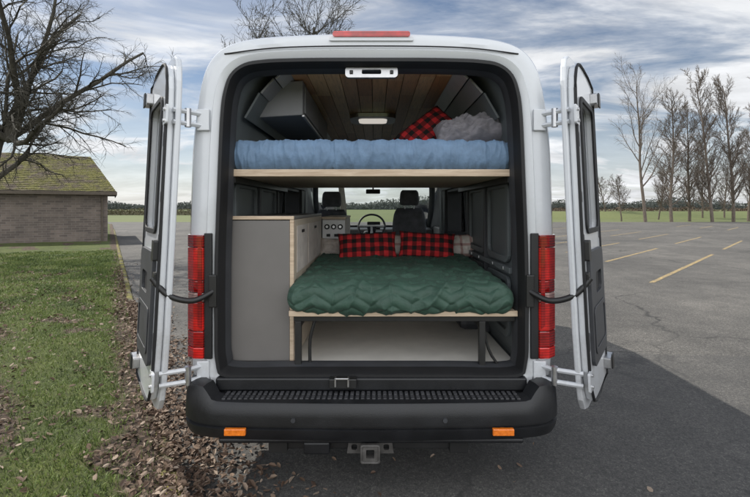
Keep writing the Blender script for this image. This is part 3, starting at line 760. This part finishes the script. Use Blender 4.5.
while cnt<105000:
    a=-1.3+random.random()**1.45*17; b_=.03+random.random()**1.4*9
    l=litter(a,b_)
    if random.random()>l*.97:
        x,y=ab2w(a,b_)
        tt=max(0,min(1,.5+.6*noise.noise(Vector((x*1.5,y*1.5,2)))+random.gauss(0,.2)))
        sc=1+.10*max(0,a-3); cl_=.7+.8*max(0,noise.noise(Vector((x*7,y*7,4)))+.3)
        blade(x,y,lawnz(a,b_),random.uniform(.012,.036)*min(sc,1.7)*cl_,tt,min(2.4,1+.12*max(0,a-3))); cnt+=1
o=mk('lawn_grass',V,F,m_blade()); A_=o.data.attributes.new('tone','FLOAT','POINT'); A_.data.foreach_set('value',tone)

# ================================================================= TREES
def bark(name,c):
    m,nt,b=newmat(name); v=coords(nt,(1,1,.35)); f=noisen(nt,v,9,6,.7)
    nt.links.new(ramp(nt,f,[(.3,tuple(x*.55 for x in c)),(.7,tuple(x*1.4 for x in c))]),b.inputs['Base Color']); b.inputs['Roughness'].default_value=.9
    bump(nt,b,f,.7,.02); return m
BARKD=bark('dark_mossy_bark',(.055,.05,.038)); BARKL=bark('poplar_bark',(.13,.105,.085))
class Tree:
    def __init__(s,seed): s.V=[];s.F=[];s.r=random.Random(seed)
    def ring(s,p,d,r,k):
        up=Vector((0,0,1)) if abs(d.z)<.9 else Vector((1,0,0)); a=d.cross(up).normalized(); b=a.cross(d); i=len(s.V)
        for q in range(k):
            an=2*math.pi*q/k; s.V.append(p+a*math.cos(an)*r+b*math.sin(an)*r)
        return i
    def branch(s,p,d,L,r,lv,cfg):
        rn=s.r; ns=cfg['seg'][min(lv,len(cfg['seg'])-1)]; k=8 if lv==0 else 5 if lv==1 else 3
        ls=L/ns; pr=None; pts=[]; p=p.copy(); d=d.normalized(); rt=r*cfg['taper'] if lv<cfg['lv'] else r*.35
        for i in range(ns+1):
            rr_=r+(rt-r)*i/ns
            cur=s.ring(p,d,rr_,k); pts.append((p.copy(),d.copy(),rr_))
            if pr is not None:
                for q in range(k): s.F.append((pr+q,pr+(q+1)%k,cur+(q+1)%k,cur+q))
            pr=cur
            w=cfg['wob']*(1.0 if lv else .35)
            d=(d+Vector((rn.gauss(0,w),rn.gauss(0,w),rn.gauss(0,w)+cfg['up'][min(lv,len(cfg['up'])-1)]))).normalized(); p=p+d*ls
        if lv>=cfg['lv']: return
        nc=cfg['nc'][lv]
        for c in range(nc):
            f=cfg['st'][lv]+(1-cfg['st'][lv])*((c+rn.random())/nc); f=min(.999,f); i=int(f*ns); t=f*ns-i
            bp=pts[i][0].lerp(pts[i+1][0],t); bd=pts[i][1]; br=pts[i][2]
            an=R(rn.uniform(*cfg['ang'][lv])); az=rn.uniform(0,6.28)
            up=Vector((0,0,1)) if abs(bd.z)<.9 else Vector((1,0,0)); a=bd.cross(up).normalized(); b=a.cross(bd)
            nd=bd*math.cos(an)+(a*math.cos(az)+b*math.sin(az))*math.sin(an)
            ll=L*cfg['len'][lv]*rn.uniform(.7,1.15)*(1-cfg['sh'][lv]*f)
            s.branch(bp,nd,ll,max(cfg['min'],br*cfg['rr']),lv+1,cfg)
cfgL=dict(seg=[6,8,6,5,4],taper=.35,lv=4,wob=.17,up=[.0,.04,.01,-.04,-.08],nc=[6,11,9,8],st=[.5,.15,.12,.1],ang=[(30,70),(25,60),(25,60),(25,60)],len=[1.1,.5,.55,.62],sh=[0,.45,.4,.4],min=.0055,rr=.5)
t=Tree(11)
base=Vector((-12.5,11.4,-.05)); t.branch(base,Vector((.27,-.04,1)),4.4,.27,0,cfgL)
for (d,L) in ((Vector((1,-.1,.55)),5.0),(Vector((.9,.5,.9)),5.2),(Vector((.5,-.3,1.2)),5.4),(Vector((.05,.2,1.3)),5.3),(Vector((1,-.5,.15)),4.0),(Vector((-.6,-.5,.9)),4.6)):
    t.branch(base+Vector((1.0,-.12,3.75)),d,L,.11,1,cfgL)
mk('bare_oak_tree',t.V,t.F,BARKD,smooth=True)
cfgP=dict(seg=[12,7,5,4],taper=.18,lv=3,wob=.09,up=[.02,.15,.09,.04],nc=[44,10,8],st=[.10,.10,.10],ang=[(28,65),(20,50),(20,55)],len=[.26,.5,.55],sh=[.5,.4,.4],min=.02,rr=.42)
pm=[]
for sd in (3,8,21):
    t=Tree(sd); t.branch(Vector((0,0,-.1)),Vector((0,0,1)),17,.22,0,cfgP)
    me=bpy.data.meshes.new('poplar'); me.from_pydata([tuple(v) for v in t.V],[],t.F); me.materials.append(BARKL); pm.append(me)
rnd=random.Random(5)
for i,(px,h,dep) in enumerate(((672,14.5,50),(690,13.2,52),(713,16.6,49),(734,16.2,50),(749,15.5,52),(768,16,50),(790,15,50),(659,10,60),(703,11,62),(725,10.5,62))):
    o=bpy.data.objects.new('poplar_tree',pm[i%3]); col.objects.link(o); X=(px-375)/438*dep
    o.location=(X,dep-2.46,0); s=h/17.6; o.scale=(s*rnd.uniform(.8,1.15),s*.85,s); o.rotation_euler=(R(rnd.gauss(0,1.5)),R(rnd.gauss(0,2)),rnd.uniform(0,6))
cfgB=dict(seg=[7,7,6,5],taper=.25,lv=3,wob=.13,up=[.0,.08,.04,.0],nc=[17,10,8],st=[.25,.15,.15],ang=[(25,52),(20,50),(25,55)],len=[.5,.5,.5],sh=[.4,.4,.4],min=.014,rr=.45)
for sd,(px,h,dep,kk) in zip((31,32,33,34,35,36),((236,16.5,29,.8),(290,17.0,28,.8),(345,16.6,30,.8),(622,6.5,52,.72),(606,9,70,.72),(646,18.4,49,.85))):
    t=Tree(sd); t.branch(Vector((0,0,-.1)),Vector((0,0,1)),h*kk,.2*h/14,0,cfgB)
    o=mk('bare_alder_tree',t.V,t.F,BARKL if px>400 else BARKD,smooth=True); o.location=((px-375)/438*dep,dep-2.46,0)
    if px==646: o.scale=(.7,.7,1)
def mass(name,n,fx,c1,c2,size,wall=None):
    m,nt,b=newmat(name+'_foliage'); at=N(nt,'ShaderNodeAttribute',attribute_name='tone')
    nt.links.new(ramp(nt,at.outputs['Fac'],[(0,c1),(1,c2)]),b.inputs['Base Color']); b.inputs['Roughness'].default_value=1
    V=[];F=[];tn=[]
    if wall:
        x0,x1,y,hf,st=wall; k=int((x1-x0)/st)
        for i in range(k+1):
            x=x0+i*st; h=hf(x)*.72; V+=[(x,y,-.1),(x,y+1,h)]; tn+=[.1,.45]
        for i in range(k): F.append((2*i,2*i+2,2*i+3,2*i+1))
    for i in range(n):
        x,y,z,t_=fx(); s=size*random.uniform(.5,1.3); o=len(V)
        for q in range(3):
            a=random.uniform(0,6.28); V.append((x+math.cos(a)*s,y+random.uniform(-s,s),z+math.sin(a)*s))
        F.append((o,o+1,o+2)); tn.extend([t_]*3)
    o=mk(name,V,F,m); A_=o.data.attributes.new('tone','FLOAT','POINT'); A_.data.foreach_set('value',tn)
h1=lambda x:max(2,5+9*max(0,noise.noise(Vector((x*.012,0,0)))+.3)+3*noise.noise(Vector((x*.07,3,0)))+1.2*noise.noise(Vector((x*.4,3,0))))
def f1():
    x=random.uniform(-520,620); h=h1(x)
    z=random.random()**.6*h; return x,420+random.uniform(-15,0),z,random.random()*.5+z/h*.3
mass('distant_treeline',26000,f1,(.06,.07,.07),(.13,.14,.125),1.0,(-520,620,421,h1,3))
h2=lambda x:1.3+.7*max(0,noise.noise(Vector((x*.15,9,0)))+.35)+.45*noise.noise(Vector((x*.9,3,0)))+.2*noise.noise(Vector((x*3,3,0)))
def f2():
    x=random.uniform(18,130); h=h2(x)
    z=random.random()**.7*h; return x,78+random.uniform(-2,0),z,random.random()
mass('hedgerow',22000,f2,(.06,.045,.03),(.16,.115,.08),.14,(18,130,78.5,h2,.3))
h3=lambda x:1.0+1.2*max(0,noise.noise(Vector((x*.1,9,0)))+.3)+.4*noise.noise(Vector((x*.9,3,0)))
def f3():
    x=random.uniform(-90,-10); h=h3(x)
    z=random.random()**.7*h; return x,95+random.uniform(-2,0),z,random.random()
mass('hedgerow',9000,f3,(.06,.06,.035),(.15,.13,.07),.2,(-90,-10,95.5,h3,.4))

# ================================================================= BUILDING
bh=empty('brick_outbuilding'); bh.location=(-12.25,17.6,0); bh.rotation_euler=(0,0,R(31.3))
def m_brick():
    m,nt,b=newmat('grey_brown_brick'); v=coords(nt)
    mp=N(nt,'ShaderNodeMapping'); mp.inputs['Rotation'].default_value=(R(-90),0,0); nt.links.new(v,mp.inputs['Vector'])
    br=N(nt,'ShaderNodeTexBrick'); nt.links.new(mp.outputs['Vector'],br.inputs['Vector'])
    br.inputs['Scale'].default_value=1; br.inputs['Brick Width'].default_value=.30; br.inputs['Row Height'].default_value=.10; br.inputs['Mortar Size'].default_value=.010
    br.inputs['Color1'].default_value=(.20,.165,.145,1); br.inputs['Color2'].default_value=(.12,.10,.09,1); br.inputs['Mortar'].default_value=(.20,.18,.165,1)
    f=noisen(nt,v,1.5,6,.7)
    nt.links.new(mixc(nt,.7,br.outputs['Color'],ramp(nt,f,[(.3,(.6,.6,.58)),(.7,(1.2,1.15,1.1))]),'MULTIPLY'),b.inputs['Base Color']); b.inputs['Roughness'].default_value=.9
    bump(nt,b,br.outputs['Fac'],-.4,.01); return m
def m_roof():
    m,nt,b=newmat('mossy_shingles'); v=coords(nt)
    f=noisen(nt,v,1.3,9,.8); g=noisen(nt,v,7,5,.7); g2=noisen(nt,v,18,4,.7)
    c=mixc(nt,ramp(nt,f,[(.42,0),(.54,1)]),ramp(nt,g,[(.3,(.07,.055,.043)),(.7,(.19,.155,.125))]),ramp(nt,g,[(.3,(.08,.085,.022)),(.7,(.25,.235,.07))]))
    c=mixc(nt,.8,c,ramp(nt,g2,[(.35,(.35,.35,.35)),(.65,(1.5,1.45,1.4))]),'MULTIPLY')
    nt.links.new(c,b.inputs['Base Color']); b.inputs['Roughness'].default_value=.95; bump(nt,b,g,1,.10); return m
bx0,bx1,by0,by1=-15,0,0,6.2
box('walls',bx0,bx1,by0,by1,-.05,2.25,m_brick(),bh,bevel=0)
ROOF=m_roof(); e=.35; ze=2.22; zr=4.1; ym=(by0+by1)/2; ins=1.1
V=[];F=[];steps=22; NX=70; rj=random.Random(3)
def slope(front):
    rows=[]
    for i in range(steps):
        for t,dz in((i/steps,.03),((i+1)/steps,.0)):
            X0=bx0-e+ins*t;X1=bx1+e-ins*t;Y=(by0-e+(ym-by0+e)*t) if front else (by1+e-(by1+e-ym)*t)
            row=[]
            for q in range(NX+1):
                x=X0+(X1-X0)*q/NX; row.append(len(V)); V.append((x,Y,ze+(zr-ze)*t+dz+.08+.018*noise.noise(Vector((x*2.2,t*9,front*5)))+rj.uniform(-.006,.006)))
            rows.append(row)
    for r0,r1 in zip(rows,rows[1:]):
        for q in range(NX): F.append((r0[q],r0[q+1],r1[q+1],r1[q]))
    return rows
ra=slope(True); rb=slope(False)
for p in (0,NX):
    for i in range(len(ra)-1): F.append((ra[i][p],rb[i][p],rb[i+1][p],ra[i+1][p]))
mk('hip_roof',V,F,ROOF,bh,recalc=True)
WOODD=mat('weathered_fascia',(.11,.09,.07),.8)
box('fascia',bx0-e,bx1+e,by0-e-.03,by0-e,2.16,2.31,WOODD,bh); box('fascia_side',bx1+e,bx1+e+.03,by0-e-.03,by1+e,2.16,2.31,WOODD,bh)
box('soffit',bx0-e,bx1+e,by0-e,by1+e,2.251,2.27,WOODD,bh,bevel=0)
box('service_door',-9.0,-8.0,-.05,-.001,0,2.05,WOODD,bh)
cyl('downpipe',(-.2,-.07,.1),(-.2,-.07,2.2),.04,WOODD,bh,sides=8)
mk('levee',[(20,58,-.02),(300,58,-.02),(300,66,1.0),(22,66,1.0),(300,76,1.0),(22,76,1.0)],[(0,1,2,3),(3,2,4,5)],FIELD)

# ================================================================= LIGHT, SKY, CAMERA
sv=Vector((-1.95,1.25,2.45)).normalized()
el=math.asin(sv.z); rot=math.atan2(sv.x,sv.y)
w=bpy.data.worlds.new('World'); scene.world=w; w.use_nodes=True; nt=w.node_tree; nt.nodes.clear()
out=N(nt,'ShaderNodeOutputWorld'); sky=N(nt,'ShaderNodeTexSky',sky_type='NISHITA'); sky.sun_disc=False; sky.sun_elevation=el; sky.sun_rotation=rot; sky.air_density=1.0; sky.dust_density=.6; sky.ozone_density=1.8
b1=N(nt,'ShaderNodeBackground'); b1.inputs[1].default_value=.088; nt.links.new(sky.outputs[0],b1.inputs[0])
tc=N(nt,'ShaderNodeTexCoord'); sep=N(nt,'ShaderNodeSeparateXYZ'); nt.links.new(tc.outputs['Generated'],sep.inputs[0])
zc=math_(nt,'ADD',math_(nt,'MAXIMUM',sep.outputs['Z'],0),.14)
cb=N(nt,'ShaderNodeCombineXYZ'); nt.links.new(math_(nt,'DIVIDE',sep.outputs['X'],zc),cb.inputs[0]); nt.links.new(math_(nt,'DIVIDE',sep.outputs['Y'],zc),cb.inputs[1])
mpv=N(nt,'ShaderNodeMapping'); mpv.inputs['Rotation'].default_value=(0,0,R(25)); mpv.inputs['Scale'].default_value=(.75,1.3,1); mpv.inputs['Location'].default_value=(1.3,.4,0); nt.links.new(cb.outputs[0],mpv.inputs['Vector'])
f1_=noisen(nt,mpv.outputs[0],.9,7,.62,.7); f2_=noisen(nt,mpv.outputs[0],.35,2,.5,.2)
fs=math_(nt,'ADD',math_(nt,'MULTIPLY',f1_,.85),math_(nt,'MULTIPLY',f2_,.25))
fs=math_(nt,'ADD',fs,math_(nt,'MULTIPLY',sep.outputs['X'],.05))
fs=math_(nt,'ADD',fs,math_(nt,'MULTIPLY',math_(nt,'MAXIMUM',math_(nt,'MULTIPLY',sep.outputs['Y'],-1),0),.14))  # extra cloud cover added in the unseen sky behind the camera, as fill
cl=ramp(nt,fs,[(.46,0.0),(.54,.35),(.63,1)])
hz=ramp(nt,sep.outputs['Z'],[(0,.78),(.10,.42),(.28,0)])
fac=math_(nt,'MAXIMUM',cl,hz)
br=N(nt,'ShaderNodeMapRange'); br.inputs[1].default_value=.3; br.inputs[2].default_value=-.6; br.inputs[3].default_value=1.0; br.inputs[4].default_value=2.2; nt.links.new(sep.outputs['Y'],br.inputs[0])  # clouds boosted behind the camera, out of view, to fill the van's shaded rear
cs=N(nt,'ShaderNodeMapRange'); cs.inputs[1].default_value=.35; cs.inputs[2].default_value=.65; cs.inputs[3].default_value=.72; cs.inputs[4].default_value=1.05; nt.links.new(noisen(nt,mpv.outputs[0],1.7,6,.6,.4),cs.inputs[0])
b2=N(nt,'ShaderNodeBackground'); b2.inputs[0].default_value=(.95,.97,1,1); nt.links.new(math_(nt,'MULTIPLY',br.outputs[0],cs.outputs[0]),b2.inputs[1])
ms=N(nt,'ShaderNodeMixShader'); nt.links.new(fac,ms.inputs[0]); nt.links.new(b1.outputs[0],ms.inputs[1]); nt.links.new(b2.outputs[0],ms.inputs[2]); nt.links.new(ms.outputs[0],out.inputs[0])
L=bpy.data.lights.new('sun','SUN'); L.energy=4.9; L.angle=R(.5); L.color=(1,.95,.86); lo=bpy.data.objects.new('sun',L); col.objects.link(lo); lo.rotation_euler=sv.to_track_quat('Z','Y').to_euler()
cam=bpy.data.cameras.new('camera'); cam.sensor_width=36; cam.lens=21.0; cam.shift_y=-.054; cam.clip_start=.05; cam.clip_end=4000
co=bpy.data.objects.new('camera',cam); col.objects.link(co); co.location=(.02,-2.46,1.57); co.rotation_euler=(R(90),0,0); scene.camera=co
scene.view_settings.view_transform='Standard'; scene.view_settings.look='None'; scene.view_settings.exposure=0
